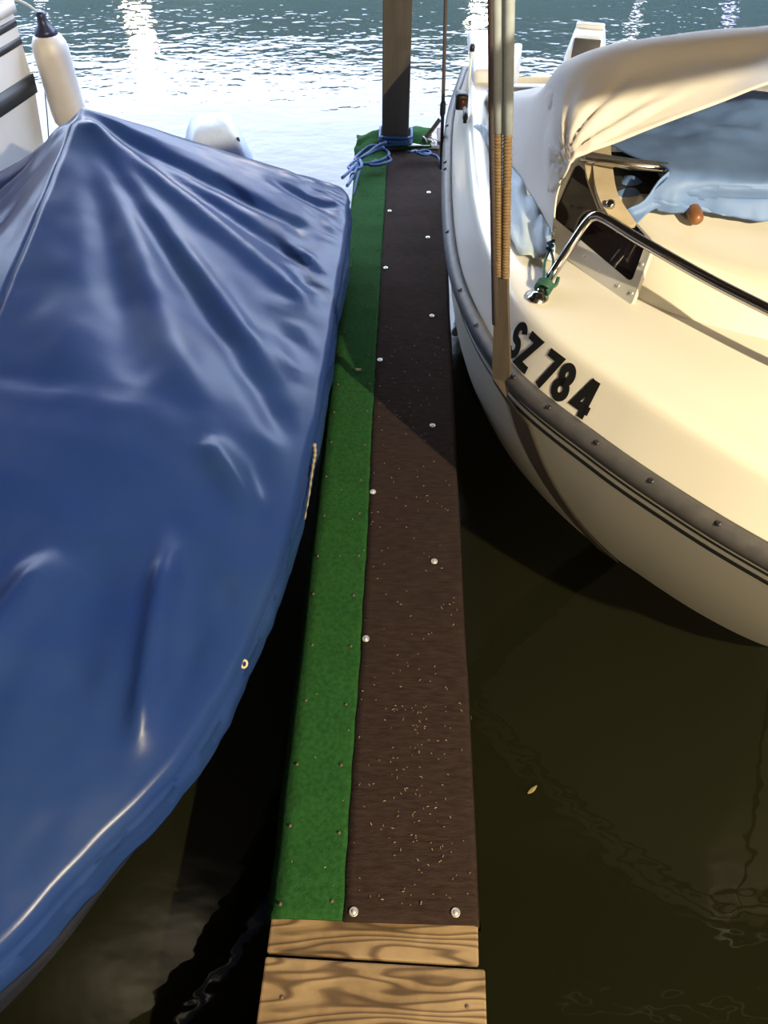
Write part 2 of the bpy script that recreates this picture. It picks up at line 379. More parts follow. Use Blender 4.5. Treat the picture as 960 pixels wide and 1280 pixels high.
# washers and screws along the brown strip
sv, sf = lathe([(.0088, 0), (.0088, .0014), (.0075, .0018), (.0055, .0008), (.0045, .0008), (.0042, .0030), (.002, .0040), (.0006, .0041)], (0, 0, 0), 14)
scr = None
for x, y in ((-.069, .416), (.124, .420), (-.072, 1.022), (.097, 1.264), (-.073, 1.51), (.1, 1.796), (-.072, 2.121), (.106, 2.383), (-.068, 2.70), (.097, 2.936), (-.063, 3.153), (.105, 3.325)):
    if scr is None:
        scr = obj('screw', sv, sf, M['galv'], dock, origin=(0, 0, 0)); o = scr
    else:
        o = scr.copy(); COL.objects.link(o); o.parent = dock
    o.location = V((x, y, DZ + .001)) - dock.location
nv, nf = lathe([(.0035, 0), (.0035, .002), (.0015, .003)], (0, 0, 0), 8)
nail = None
for i in range(23):
    for x in (-.205, -.106):
        y = .43 + i * .142 + random.uniform(-.012, .012)
        if nail is None:
            nail = obj('nail', nv, nf, M['rust'], dock, origin=(0, 0, 0)); o = nail
        else:
            o = nail.copy(); COL.objects.link(o); o.parent = dock
        o.location = V((x + random.uniform(-.006, .006), y, DZ + .0005)) - dock.location
for x, y in ((-.19, .275), (.14, .27), (-.19, .11), (.14, .11)):
    o = nail.copy(); COL.objects.link(o); o.parent = dock; o.location = V((x, y, DZ - .010)) - dock.location
# scattered straw and crumbs on the carpet
vs_, fs_ = [], []
for i in range(300):
    y = .43 + 1.9 * random.random() ** 1.5; x = random.uniform(SEAM + .01, DX1 - .012) if random.random() < .93 else random.uniform(DX0 + .03, SEAM)
    if random.random() < .25: x = random.gauss(.06, .04); y = random.gauss(.72, .12)
    if not (DX0 + .03 < x < DX1 - .01) or y < .42: continue
    l = random.uniform(.0007, .0026) * (1.6 if random.random() < .12 else 1); wd = random.uniform(.0003, .0007); a = random.uniform(0, 6.3)
    bv, bf = box((x, y, DZ + .003), (2 * l, 2 * wd, .0014), 0, Matrix.Rotation(a, 3, 'Z')); vs_, fs_ = merge((vs_, fs_), (bv, bf))
o = obj('carpet_crumbs', vs_, fs_, M['debris'], dock, smooth=False); o['kind'] = 'stuff'
# a curled dry leaf on the green strip
v, f = solid([[V((-.152 + .007 * i, 2.06 + .004 * (j - 2) * (1 - .25 * (i - 1.5) ** 2), DZ + .005 + .002 * abs(i - 1.5))) for j in range(5)] for i in range(4)], .0006)
obj('dry_leaf', v, f, M['leaf'], None, label='small curled dry leaf on the green carpet', cat='leaf')
# leaf floating in the dark water
rows = []
for i in range(9):
    s = (i - 4) / 4; wd = .005 * (1 - s * s) + .0005
    rows.append([V(((.356 + s * .013), .805 + s * .011, 0.002 + .004 * s * s)) + V((-.6, .8, 0)) * (k - 1.5) / 1.5 * wd for k in range(4)])
v, f = solid(rows, .0008); obj('floating_leaf', v, f, M['leaf'], None, label='tiny pale leaf floating on the dark water', cat='leaf')

# post at the far end of the dock
PX, PY = -.045, 3.835
v, f = box((0, 0, 0), (.126, .126, 4.6), .006)
post = obj('timber_post', [q + V((PX + .014 * (q.z - 0) * .5, PY, 1.2)) for q in v], f, M['oldwood'], None, smooth=False, label='brown square timber post standing at the far end of the dock', cat='post')

# ------------------------------------------------------------------ right boat (white motorboat)
XC = 1.10
SH = [(.24, 3.42), (.175, 3.0), (.148, 2.6), (.141, 2.1), (.172, 1.77), (.262, 1.47), (.431, 1.229), (.579, 1.059), (.702, .94), (.87, .80), (1.0, .725), (1.10, .70)]
WL = [(.34, 3.36), (.30, 3.0), (.285, 2.70), (.30, 2.42), (.36, 2.14), (.46, 1.90), (.60, 1.68), (.75, 1.52), (.877, 1.397), (.98, 1.315), (1.06, 1.265), (1.10, 1.25)]
NT = 111
sh = cr([(x, y, .80) for x, y in SH], NT); wl = cr([(x, y, 0) for x, y in WL], NT)
SHZ = .79
def hull_pt(i, z):
    """point of the port topside at station i, height z"""
    k = (SHZ - z) / SHZ; p = sh[i].lerp(wl[i], k)
    n = inward(i); b = .035 * math.sin(math.pi * max(0, min(1, k)))     # convex topside
    return V((p.x - n.x * b, p.y - n.y * b, z))
def inward(i):
    a = sh[max(i - 1, 0)]; b = sh[min(i + 1, NT - 1)]; t_ = (b - a).normalized(); n = V((-t_.y, t_.x, 0))
    return n if n.x > 0 or n.y > 0 else -n
mir = lambda p: V((2 * XC - p.x, p.y, p.z))
boat = thing('motorboat', 'white motorboat with cream deck moored right of the dock', 'boat', (XC, 2.1, 0))
zz = [.79, .76, .72, .66, .58, .48, .38, .26, .14, .05, 0, -.05]
port = [[hull_pt(i, z) for i in range(NT)] for z in zz]
port.append([V((wl[i].x + .5 * (XC - wl[i].x), wl[i].y + .06, -.22)) for i in range(NT)])
port.append([V((XC, wl[i].y + .1, -.28)) for i in range(NT)])
star = [[mir(p) for p in r] for r in port]
tr = [r[0] for r in port] + [r[0] for r in reversed(star)]
v, f = merge(grid(port), grid(star), (tr, [tuple(range(len(tr)))]))
hull = obj('hull', v, f, M['gelcoat'], boat)
def ribbon(z0, z1, off, name, mat, par, sides=(0, 1), i0=0, i1=NT):
    for s in sides:
        rows = []
        for z, o_ in ((z0, 0), (z0, off), (z1, off), (z1, 0)):
            rows.append([(lambda p: mir(p) if s else p)(hull_pt(i, z) - inward(i) * o_) for i in range(i0, i1)])
        v, f = grid(rows); obj(name, v, f, mat, par)
ribbon(.733, .725, .003, 'pinstripe', M['stripe'], boat)
ribbon(.699, .684, .003, 'pinstripe', M['stripe'], boat)
# rub rail, a half round moulding all the way round
prof = [(.004, .028), (-.010, .028), (-.019, .022), (-.025, .010), (-.026, -.004), (-.021, -.016), (-.010, -.024), (.004, -.024)]
path = [(sh[i], inward(i)) for i in range(NT)] + [(mir(sh[i]), V((-inward(i).x, inward(i).y, 0))) for i in range(NT - 2, -1, -1)]
rows = [[V((p.x, p.y, .80)) + n * a + V((0, 0, b)) for a, b in prof] for p, n in path]
v, f = grid(rows, closed_v=True); f += [tuple(range(len(prof))), tuple(len(rows) * len(prof) - 1 - k for k in range(len(prof)))]
rub = obj('rub_rail', v, f, M['rubber'], boat)
cv, cf = lathe([(.006, 0), (.006, .002), (.003, .0035)], (0, 0, 0), 8)
rs = None
for px, py in ((560, 160), (566, 206), (560, 216), (571, 297), (598, 367), (621, 408), (661, 470), (690, 505), (742, 552), (820, 605), (905, 655)):
    p = at(px, py, .815); i = min(range(NT), key=lambda k: (sh[k] - V((p.x, p.y, .8))).length); n = inward(i)
    q = sh[i] - n * .017 + V((0, 0, .0245))
    if rs is None: rs = obj('screw', cv, cf, M['black'], rub, origin=(0, 0, 0)); o = rs
    else: o = rs.copy(); COL.objects.link(o); o.parent = rub
    o.rotation_euler = V((-n.x * .5, -n.y * .5, .8)).to_track_quat('Z', 'Y').to_euler()
    o.location = q - root_loc(rub)

# deck: lettered band, rounded shoulder, side deck, cockpit trough, crowned foredeck
def band_pt(i, h):          # h 0..1 up the inclined band between rub rail and shoulder
    n = inward(i); p = sh[i] + n * (.004 + .040 * h); return V((p.x, p.y, .822 + .104 * h))
def deck_pt(i, d, k=None):
    n = inward(i); p = sh[i] + n * d
    return p
rows = [[band_pt(i, h) for i in range(NT)] for h in (0, .2, .4, .6, .8, .95)]
def dz_deck(x, y):
    crown = .03 * (1 - min(1, abs(XC - x) / .9) ** 2)
    return .942 + crown
for d, z in ((.048, .931), (.056, .937), (.068, .941)):
    rows.append([V((sh[i].x + inward(i).x * d, sh[i].y + inward(i).y * d, z)) for i in range(NT)])
for k in (0, .04, .08, .095, .11, .125, .14, .16, .2, .25, .265, .285, .305, .32, .36, .44, .52, .62, .74, .87, 1.0):
    r = []
    for i in range(NT):
        n = inward(i); p = sh[i] + n * .10
        x = p.x + (XC - p.x) * k; y = p.y; z = .942 + (dz_deck(x, y) - .942) * sstep(0, .3, k)
        z -= .075 * sstep(2.0, 2.25, y) * sstep(2.80, 2.70, y) * sstep(.0, .06, k)         # trough beside the cockpit
        z -= .46 * sstep(1.98, 2.06, y) * sstep(.26 - .18 * sstep(2.82, 2.9, y), .31 - .18 * sstep(2.82, 2.9, y), k)                                  # open cockpit
        r.append(V((x, y, z)))
    rows.append(r)
star = [[mir(p) for p in r] for r in rows]
tp = [r[0] for r in rows]; ts = [mir(p) for p in tp]
v, f = merge(grid(rows), grid(star), grid([tp, [V((p.x, p.y, .78)) for p in tp]]), grid([ts, [V((p.x, p.y, .78)) for p in ts]]))
deck = obj('deck', v, f, M['gelcoat'], boat)

# registration characters laid on the band
arc = [0.0]
for i in range(1, NT): arc.append(arc[-1] + (band_pt(i, .5) - band_pt(i - 1, .5)).length)
def band_at(s, h):
    s = max(0, min(arc[-1] - 1e-6, s)); k = 0
    while arc[k + 1] < s: k += 1
    t_ = (s - arc[k]) / (arc[k + 1] - arc[k]); return band_pt(k, h).lerp(band_pt(k + 1, h), t_)
def band_n(s):
    a = band_at(s + .01, .5) - band_at(s - .01, .5); b = band_at(s, .9) - band_at(s, .1); n = a.cross(b).normalized()
    return n if n.z > 0 else -n
def stroke(path, wd, closed=False):
    """flat ribbon in letter space -> list of quads (mitred)"""
    P = [V((x, y)) for x, y in path]; n = len(P); out = []
    for i in range(n):
        a = P[(i - 1) % n] if (closed or i > 0) else None; b = P[(i + 1) % n] if (closed or i < n - 1) else None
        d1 = (P[i] - a).normalized() if a is not None else None; d2 = (b - P[i]).normalized() if b is not None else None
        if d1 is None: d1 = d2
        if d2 is None: d2 = d1
        n1 = V((-d1.y, d1.x)); n2 = V((-d2.y, d2.x)); m = (n1 + n2)
        m = m.normalized() if m.length > 1e-6 else n1
        c = max(.5, m.dot(n1)); out.append((P[i] + m * wd / 2 / c, P[i] - m * wd / 2 / c))
    q = []
    for i in range(n if closed else n - 1): q.append((out[i][0], out[(i + 1) % n][0], out[(i + 1) % n][1], out[i][1]))
    return q
def arcp(cx, cy, rx, ry, a0, a1, n=14): return [(cx + rx * math.cos(math.radians(a0 + (a1 - a0) * k / n)), cy + ry * math.sin(math.radians(a0 + (a1 - a0) * k / n))) for k in range(n + 1)]
SW = .215
GL = {
 'S': [(arcp(.29, .70, .19, .205, 20, 270, 16)[:] + arcp(.29, .30, .20, .205, 90, -160, 16)[1:], False)],
 'Z': [([(.04, .905), (.50, .905), (.06, .095), (.54, .095)], False)],
 '7': [([(.03, .905), (.50, .905), (.17, 0)], False)],
 '8': [(arcp(.29, .71, .165, .195, 0, 360, 22)[:-1], True), (arcp(.29, .295, .195, .20, 0, 360, 22)[:-1], True)],
 '4': [([(.60, .25), (.06, .25), (.36, .98)], False), ([(.42, 1.0), (.42, 0)], False)],
}
def find_s(px, py):
    best = None
    for k in range(400):
        s = arc[-1] * k / 400; p = band_at(s, .5) - V((0, 0, CAM_H)); dep = p.dot(_fw)
        if dep <= 0: continue
        x = 480 + FPX * p.dot(_rt) / dep; y = 640 - FPX * p.dot(_up) / dep; e = (x - px) ** 2 + (y - py) ** 2
        if best is None or e < best[0]: best = (e, s)
    return best[1]
CH = .080                    # character height in metres
bandlen = (band_at(.5, 1) - band_at(.5, 0)).length
s0 = find_s(656, 418)
s1 = find_s(732, 497)
for ch, fr in (('S', 0.0), ('Z', .215), ('7', .53), ('8', .735), ('4', 1.0)):
    sc_ = s0 + (s1 - s0) * fr; vs_, fs_ = [], []
    for path_, cl in GL[ch]:
        for quad in stroke(path_, SW, cl):
            # subdivide the quad lengthwise so it follows the curved band
            a, b, c, d = quad; N = 4
            top, bot = [], []
            for k in range(N + 1):
                for src, dst in (((a, b), top), ((d, c), bot)):
                    q = src[0].lerp(src[1], k / N); s_ = sc_ + (q.x - .29) * CH * .98; h_ = .08 + q.y * .80
                    dst.append(band_at(s_, h_) + band_n(s_) * .0018)
            vs_, fs_ = merge((vs_, fs_), grid([top, bot]))
    low = [p - band_n(sc_) * .0016 for p in vs_]
    k = len(vs_); fs2 = fs_ + [tuple(q + k for q in reversed(F)) for F in fs_]
    o = obj('registration_letter' if ch in 'SZ' else 'registration_digit', vs_ + low, fs2, M['decal'], deck, smooth=False)
    o['label'] = 'black character %s of the hull registration' % ch

# low cabin trunk on the foredeck
base = [(.365, 2.03), (.375, 1.93), (.405, 1.79), (.53, 1.55), (.68, 1.42), (.88, 1.33), (1.10, 1.30)]
top = [(.48, 2.03, 1.07), (.485, 1.94, 1.075), (.505, 1.83, 1.08), (.585, 1.66, 1.06), (.73, 1.56, 1.05), (.92, 1.50, 1.05), (1.10, 1.48, 1.05)]
b_ = cr([(x, y, .938) for x, y in base], 40); t_ = cr(top, 40)
rows = []
for k, (fx, fz) in enumerate(((0, 0), (.02, .03), (.06, .12), (.25, .42), (.5, .72), (.75, .92), (.9, .985), (1, 1))):
    rows.append([V((b_[i].x + (t_[i].x - b_[i].x) * fx, b_[i].y + (t_[i].y - b_[i].y) * fx, b_[i].z + (t_[i].z - b_[i].z) * fz + (.012 if k == 0 else 0) * 0)) for i in range(40)])
for g in (.15, .4, .7, 1): rows.append([V((t_[i].x + (XC - t_[i].x) * g, t_[i].y + (2.0 - t_[i].y) * g, t_[i].z + .006 * g)) for i in range(40)])
v, f = merge(grid(rows), grid([[mir(p) for p in r] for r in rows])); trunk = obj('cabin_trunk', v, f, M['gelcoat'], boat)

# port side window of the trunk: framed dark pane leaning inboard
A, B, C, D = V((.345, 1.85, .945)), V((.522, 1.535, .948)), V((.556, 1.60, 1.072)), V((.425, 1.945, 1.105))
def quad_pt(u, w_, o_=0):
    p = (A.lerp(B, u)).lerp(D.lerp(C, u), w_); n = (B - A).cross(D - A).normalized(); n = n if n.x < 0 else -n
    return p + n * o_
def rrect(u0, u1, w0, w1, ru, rw, n=5):
    pts = []
    for (cu, cw, a0) in ((u1 - ru, w1 - rw, 0), (u0 + ru, w1 - rw, 90), (u0 + ru, w0 + rw, 180), (u1 - ru, w0 + rw, 270)):
        for k in range(n + 1):
            a = math.radians(a0 + 90 * k / n); pts.append((cu + ru * math.cos(a), cw + rw * math.sin(a)))
    return pts
out_ = rrect(0, 1, 0, 1, .05, .10); inn = rrect(.03, .935, .30, .97, .05, .08)
v, f = grid([[quad_pt(*p, -.004) for p in out_], [quad_pt(*p, .008) for p in out_], [quad_pt(*p, .008) for p in inn], [quad_pt(*p, .002) for p in inn]], closed_v=True)
wf = obj('window_frame', v, f, M['frame'], boat, smooth=False)
v = [quad_pt(*p, .0035) for p in inn] + [quad_pt(*p, -.001) for p in inn]; n = len(inn)
f = [tuple(range(n)), tuple(range(n, 2 * n))] + [(k, (k + 1) % n, n + (k + 1) % n, n + k) for k in range(n)]
obj('window_pane', v, f, M['glass'], wf, smooth=False)
nn = (quad_pt(.5, .5, 1) - quad_pt(.5, .5, 0))
for u, w_ in ((.30, .20), (.48, .17), (.66, .15), (.84, .14), (.965, .18), (.965, .62), (.12, .2)):
    c = quad_pt(u, w_, .0075); v, f = lathe([(.0055, 0), (.005, .002), (.002, .003)], c, 10, nn); obj('screw', v, f, M['galv'], wf)
# bow rail: stainless tube from its foot, bend, round the bow
RB = [at(672, 371, .945), at(690, 343, .965), at(715, 305, 1.03), at(733, 279, 1.075), at(744, 270, 1.095), at(758, 274, 1.10), at(800, 300, 1.10), at(880, 346, 1.10), at(960, 387, 1.10), V((.83, 1.16, 1.10)), V((.97, 1.03, 1.10)), V((XC, .98, 1.10))]
pp = cr(RB, 70); pp = pp + [mir(p) for p in reversed(pp[:-1])]
v, f = tube(pp, .0115, 12); rail = obj('bow_rail', v, f, M['steel'], boat)
for p in (RB[0], mir(RB[0])):
    v, f = lathe([(.026, -.006), (.026, .001), (.016, .005), (.012, .012)], (p.x, p.y, .945), 14); obj('rail_foot', v, f, M['steel'], rail)
# windscreen stanchion (tan strip with a bolt) and inner strip
def strip(pts, wd, th, name, mat, par, side=V((1, 0, 0))):
    P = cr(pts, 14); rows = []
    for i, p in enumerate(P):
        t2 = (P[min(i + 1, 13)] - P[max(i - 1, 0)]).normalized(); s_ = (side - t2 * side.dot(t2)).normalized(); n_ = t2.cross(s_)
        rows.append([p - s_ * wd / 2 - n_ * th / 2, p + s_ * wd / 2 - n_ * th / 2, p + s_ * wd / 2 + n_ * th / 2, p - s_ * wd / 2 + n_ * th / 2])
    v, f = grid(rows, closed_v=True); f += [(0, 1, 2, 3), tuple(len(rows) * 4 - 1 - k for k in range(4))]
    return obj(name, v, f, mat, par, smooth=False)
st = strip([at(750, 172, 1.13), at(753, 212, 1.125), at(760, 248, 1.115), at(783, 285, 1.09)], .046, .012, 'windscreen_stanchion', M['tan'], boat)
c = at(763, 257, 1.115); v, f = lathe([(.010, 0), (.010, .010), (.006, .013), (.003, .013)], c, 12, (-.3, -.5, .8)); obj('bolt', v, f, M['steel'], st)
strip([at(733, 198, 1.13), at(738, 225, 1.115), at(752, 262, 1.08)], .014, .008, 'windscreen_stay', M['tan'], boat)
v, f = tube(cr([at(727, 195, 1.150), at(780, 204, 1.150), at(833, 210, 1.146)], 16), .0125, 12); obj('windscreen_tube', v, f, M['steel'], boat)
# near-black box painted in as the shade of the cockpit opening behind the pane
v, f = box((.545, 1.915, 1.0), (.14, .19, .19)); obj('cockpit_shade_box', v, f, M['shade'], boat, smooth=False)
# brown wooden knob on the trunk
c = at(866, 262, 1.088); v, f = lathe([(.014, -.03), (.0165, 0), (.017, .022), (.014, .038), (.007, .045)], c, 16, (.05, -.75, -.10)); obj('wooden_knob', v, f, M['knob'], boat)
# aft quarter: raised corner block, navigation light, cleat, small mast, motor well board
v, f = box((.285, 3.13, .955), (.12, .44, .055), .02, segs=3); obj('aft_coaming', v, f, M['white'], boat)
v, f = box((.40, 2.80, .93), (.26, .06, .09), .02, segs=3); obj('trough_bulkhead', v, f, M['white'], boat)
v, f = box((.375, 3.0, .945), (.03, .24, .12), .008, Matrix.Rotation(-.18, 3, 'Z')); wb = obj('motor_well_board', v, f, M['white'], boat, smooth=False)
for k in range(2):
    v, f = lathe([(.010, 0), (.010, .006), (.004, .009)], (.358, 2.98, .975 - .045 * k), 10, (-1, -.15, 0)); obj('bolt', v, f, M['galv'], wb)
c = at(577, 125, .975); v, f = box(c, (.040, .050, .05), .008); nl = obj('navigation_light', v, f, M['black'], boat)
v, f = lathe([(.017, -.016), (.019, 0), (.017, .014)], c + V((.002, -.012, 0)), 12); obj('lens', v, f, M['amber'], nl)
c = at(581, 150, .972); v, f = merge(tube([c + V((0, -.035, .018)), c + V((0, 0, .022)), c + V((0, .04, .018))], .007, 8), tube([c + V((0, -.01, -.004)), c + V((0, -.01, .02))], .006, 8), tube([c + V((0, .014, -.004)), c + V((0, .014, .02))], .006, 8)); obj('cleat', v, f, M['black'], boat)
c = at(584, 118, .97); v, f = tube([c, c + V((0.006, .01, .13))], .004, 8); mst = obj('flag_staff', v, f, M['white'], boat)
v, f = lathe([(.008, 0), (.009, .012), (.006, .02)], c + V((.006, .01, .125)), 10); obj('staff_cap', v, f, M['black'], mst)

# canopy of cream canvas stretched over a hoop
FR = [V((.362, 1.78, .992)), at(695, 245, 1.065), atY(707, 216, 1.80), atY(722, 196, 1.79), atY(780, 174, 1.78), atY(840, 150, 1.77), atY(900, 127, 1.76), atY(960, 103, 1.75), V((.90, 1.74, 1.41)), V((XC, 1.73, 1.43))]
M1 = [at(681, 275, .985), at(686, 235, 1.045), atY(688, 180, 1.92), atY(712, 130, 1.90), atY(770, 108, 1.885), atY(835, 92, 1.875), atY(900, 80, 1.865), atY(960, 71, 1.86), V((.95, 1.86, 1.445)), V((XC, 1.85, 1.455))]
M2 = [at(667, 250, .970), at(674, 205, 1.035), atY(684, 140, 2.10), atY(700, 84, 2.06), atY(755, 58, 2.02), atY(820, 45, 2.0), atY(890, 37, 1.99), atY(960, 31, 1.98), V((.98, 1.98, 1.425)), V((XC, 1.97, 1.44))]
M3 = [at(641, 206, .955), at(648, 175, 1.0), at(656, 132, 1.05), V((.385, 2.42, 1.09)), V((.48, 2.32, 1.16)), V((.62, 2.28, 1.19)), V((.74, 2.26, 1.21)), V((.88, 2.25, 1.225)), V((1.0, 2.24, 1.23)), V((XC, 2.24, 1.23))]
M4 = [at(607, 158, .955), at(611, 140, .965), at(616, 124, .975), V((.33, 2.70, .985)), V((.44, 2.72, 1.0)), V((.58, 2.74, 1.02)), V((.72, 2.76, 1.03)), V((.88, 2.78, 1.035)), V((1.0, 2.78, 1.035)), V((XC, 2.78, 1.035))]
NU, NV = 90, 56
cols = [cr(r, NU) for r in (FR, M1, M2, M3, M4)]
rows = [[None] * NU for _ in range(NV)]
for j in range(NU):
    cc = cr([c[j] for c in cols], NV)
    for i in range(NV): rows[i][j] = cc[i]
for i in range(NV):
    for j in range(NU):
        p = rows[i][j]; u = j / (NU - 1); t2 = i / (NV - 1)
        # pleats that gather towards the tie at the front corner
        du, dv = u - .25, t2 * .9 + .015; ang = math.atan2(dv, du); r_ = math.hypot(du, dv)
        a = sstep(.015, .11, r_) * sstep(.42, .13, r_) * sstep(2.4, 1.7, ang)
        h_ = .0050 * a * (math.sin(ang * 19 + .5) + .7 * math.sin(ang * 33 + 1.1) + .3 * math.sin(ang * 57))
        p += V((-.35, -.45, .8)) * h_
        p.z += .004 * fbm((p.x * 6, p.y * 6, 1)) * sstep(0, .2, t2)
full = [r + [mir(p) for p in reversed(r[:-1])] for r in rows]
v, f = solid(full, .004)
can = thing('boat_canopy', 'cream canvas canopy stretched over the cockpit of the white motorboat', 'canopy', (XC, 2.3, .9))
obj('canvas', v, f, M['canvas'], can)
hoop = [p + V((.012, .015, -.045)) for p in cr(M2, 50)]; hoop[0].z = .90; hoop = hoop + [mir(p) for p in reversed(hoop[:-1])]
v, f = tube(hoop, .011, 10); obj('hoop', v, f, M['steel'], can)
# pale side curtain hanging below the canvas edge
edge = cr([at(607, 158, .95), at(641, 206, .953), at(667, 250, .966), at(688, 288, .985)], 40); low = cr([at(590, 160, .935), at(609, 205, .905), at(624, 255, .905), at(640, 305, .952), at(668, 322, .954), at(694, 322, .956)], 40)
rows = [[edge[i].lerp(low[i], k / 9) + V((.008 * fbm((i * .2, k * .3, 0)), 0, .010 * fbm((i * .25, k * .35, 4)) + .010 * math.sin(math.pi * k / 9))) for i in range(40)] for k in range(10)]
v, f = solid(rows, .003); obj('side_curtain', v, f, M['palecloth'], can)

# grey-blue cover draped over the windscreen
cov = thing('cockpit_cover', 'grey-blue tarpaulin draped over the windscreen of the white motorboat', 'tarpaulin', (.9, 2.1, 1.0))
T0 = [at(836, 213, 1.163), at(880, 218, 1.163), at(960, 226, 1.163), V((1.0, 1.76, 1.163)), V((XC + .2, 1.78, 1.163))]
T1 = [at(812, 245, 1.12), at(850, 246, 1.12), at(960, 250, 1.115), V((1.0, 1.74, 1.11)), V((XC + .2, 1.76, 1.11))]
T2 = [at(822, 263, 1.085), at(870, 265, 1.085), at(960, 275, 1.075), V((1.02, 1.74, 1.07)), V((XC + .2, 1.76, 1.07))]
BM = [at(795, 196, 1.135), at(875, 195, 1.145), at(960, 198, 1.143), V((1.02, 1.87, 1.143)), V((XC + .2, 1.88, 1.143))]
B1 = [at(750, 176, 1.115), at(870, 167, 1.125), at(960, 168, 1.12), V((1.05, 2.0, 1.12)), V((XC + .2, 2.0, 1.12))]
B2 = [at(732, 168, 1.085), at(850, 150, 1.10), at(960, 120, 1.12), V((1.08, 2.3, 1.12)), V((XC + .2, 2.3, 1.12))]
B3 = [V((.42, 2.40, 1.02)), V((.62, 2.45, 1.05)), V((.9, 2.5, 1.06)), V((1.1, 2.5, 1.06)), V((XC + .2, 2.5, 1.06))]
cols = [cr(r, 60) for r in (T2, T1, T0, BM, B1, B2, B3)]
rows = [[None] * 60 for _ in range(50)]
for j in range(60):
    cc = cr([c[j] for c in cols], 50)
    for i in range(50):
        p = cc[i]; p = p + V((0, -.010 * fbm((p.x * 14, i * .03, 2)) * sstep(18, 4, i), .014 * fbm((p.x * 7, p.y * 9, 3)) * sstep(24, 34, i) + .004 * fbm((p.x * 12, i * .1, 6))))
        rows[i][j] = p
v, f = solid(rows, .003); obj('draped_sheet', v, f, M['greycloth'], cov)
fl = [[at(837, 214, 1.168), at(836, 222, 1.155), at(826, 258, 1.10)], [at(824, 226, 1.15), at(822, 240, 1.125), at(812, 265, 1.09)], [at(806, 250, 1.115), at(808, 262, 1.095), at(800, 276, 1.08)], [at(783, 262, 1.10), at(788, 270, 1.085), at(793, 284, 1.075)]]
rows = [cr(r, 10) for r in zip(*fl)]; rows = [[rows[i][j] for i in range(3)] for j in range(10)]
rows = [cr(r, 8) for r in rows]
v, f = solid(rows, .004); obj('corner_flap', v, f, M['greycloth'], cov)
# rolled headrest-like bundle under the tube
v, f = lathe([(.006, -.05), (.034, -.035), (.040, 0), (.034, .035), (.006, .05)], at(782, 246, 1.06), 16, (.4, .5, .3)); obj('rolled_bundle', v, f, M['greycloth'], cov)

# tie rope: white cord from the canvas corner, blue knot, green loop on the rail
tr_ = thing('canopy_tie_rope', 'blue and green cord tying the canopy corner to the bow rail foot', 'rope', tuple(at(683, 352, .96)))
k0, k1, k2 = at(691, 292, .998), at(688, 306, .985), at(683, 352, .965)
v, f = tube(cr([FR[0] + V((0, .01, .004)), k0, k1], 8), .0022, 6); obj('white_cord', v, f, M['ropewhite'], tr_)
v, f = tube([k1 + V((.008 * math.cos(a) * (1 if k % 2 else .7), .004 * math.sin(a * 2), .010 - .0016 * k)) for k, a in enumerate([i * .8 for i in range(18)])], .0045, 8); obj('blue_knot', v, f, M['ropeblue'], tr_)
lp = [k1 + V((0, 0, -.012)), k1.lerp(k2, .5) + V((-.009, 0, 0)), k2 + V((-.006, 0, .006)), k2 + V((.006, 0, .006)), k1.lerp(k2, .5) + V((.011, 0, .002)), k1 + V((.002, 0, -.012))]
v, f = tube(cr(lp, 30), .0032, 8); obj('green_loop', v, f, M['ropegreen'], tr_)
c0 = RB[0].lerp(RB[1], .45); ax = (RB[1] - RB[0]).normalized(); u_ = ax.orthogonal().normalized(); w_ = ax.cross(u_)
v, f = tube([c0 + ax * (-.012 + .024 * k / 44) + (u_ * math.cos(k * .52) + w_ * math.sin(k * .52)) * .0165 for k in range(45)], .0048, 8); obj('green_hitch', v, f, M['ropegreen'], tr_)
v, f = tube(cr([c0 + V((.012, -.006, 0)), c0 + V((.026, 0, .006)), c0 + V((.032, .014, .016))], 10), .0045, 8); obj('rope_tail', v, f, M['ropegreen'], tr_)

# lifting slings
sl = thing('lifting_sling', 'brown webbing sling with twin ropes around the bow of the white motorboat', 'sling', (.26, 1.47, .8))
def hull_at(z, yy):
    best = next(i for i in range(1, NT - 1) if hull_pt(i + 1, z).y <= yy); q1, q2 = hull_pt(best, z), hull_pt(best + 1, z); fr = (q1.y - yy) / (q1.y - q2.y)
    a = q1.lerp(q2, fr); tg = (hull_pt(min(best + 1, NT - 1), z) - hull_pt(best - 1, z)).normalized(); return a, V((-tg.y, tg.x, 0)) * (1 if -tg.y > 0 else -1), tg
path = []
for k in range(16):
    z = .775 - k * .80 / 15
    a, n, tg = hull_at(z, 1.47 + (.775 - z) * .15); path.append((a - n * .006, tg))
HP = [V((sh[59].x, sh[59].y, .8))]
i0 = min(range(NT), key=lambda i: (sh[i] - V((.262, 1.47, .8))).length); p_out = sh[i0] - inward(i0) * .028
wv = (sh[min(i0 + 1, NT - 1)] - sh[i0 - 1]).normalized()
TOPD = V((-.083, .004, .765)) / .765
up_pts = [p_out + V((0, 0, .0)) + TOPD * z for z in (0, .1, .2, .31)]
rows = []
allp = [(q, .013 + .010 * sstep(0, 3, i), None) for i, q in enumerate(reversed(up_pts))] + [(p_out + V((0, 0, -.03)), .028, wv)] + [(q, .040, tg) for q, tg in path[2:]]
for i, (q, hw, tg) in enumerate(allp):
    wd = tg if i >= 4 else V((.86, -.5, 0)); nrm = V((-wd.y, wd.x, 0)); nrm = nrm if nrm.x > 0 else -nrm
    th = .004 if i >= 4 else .009
    rows.append([q - wd * hw - nrm * th * .5, q + wd * hw - nrm * th * .5, q + wd * hw + nrm * th * .5, q - wd * hw + nrm * th * .5])
v, f = grid(rows, closed_v=True); f += [(0, 1, 2, 3), tuple(len(rows) * 4 - 1 - k for k in range(4))]
obj('webbing', v, f, M['strap'], sl, smooth=False)
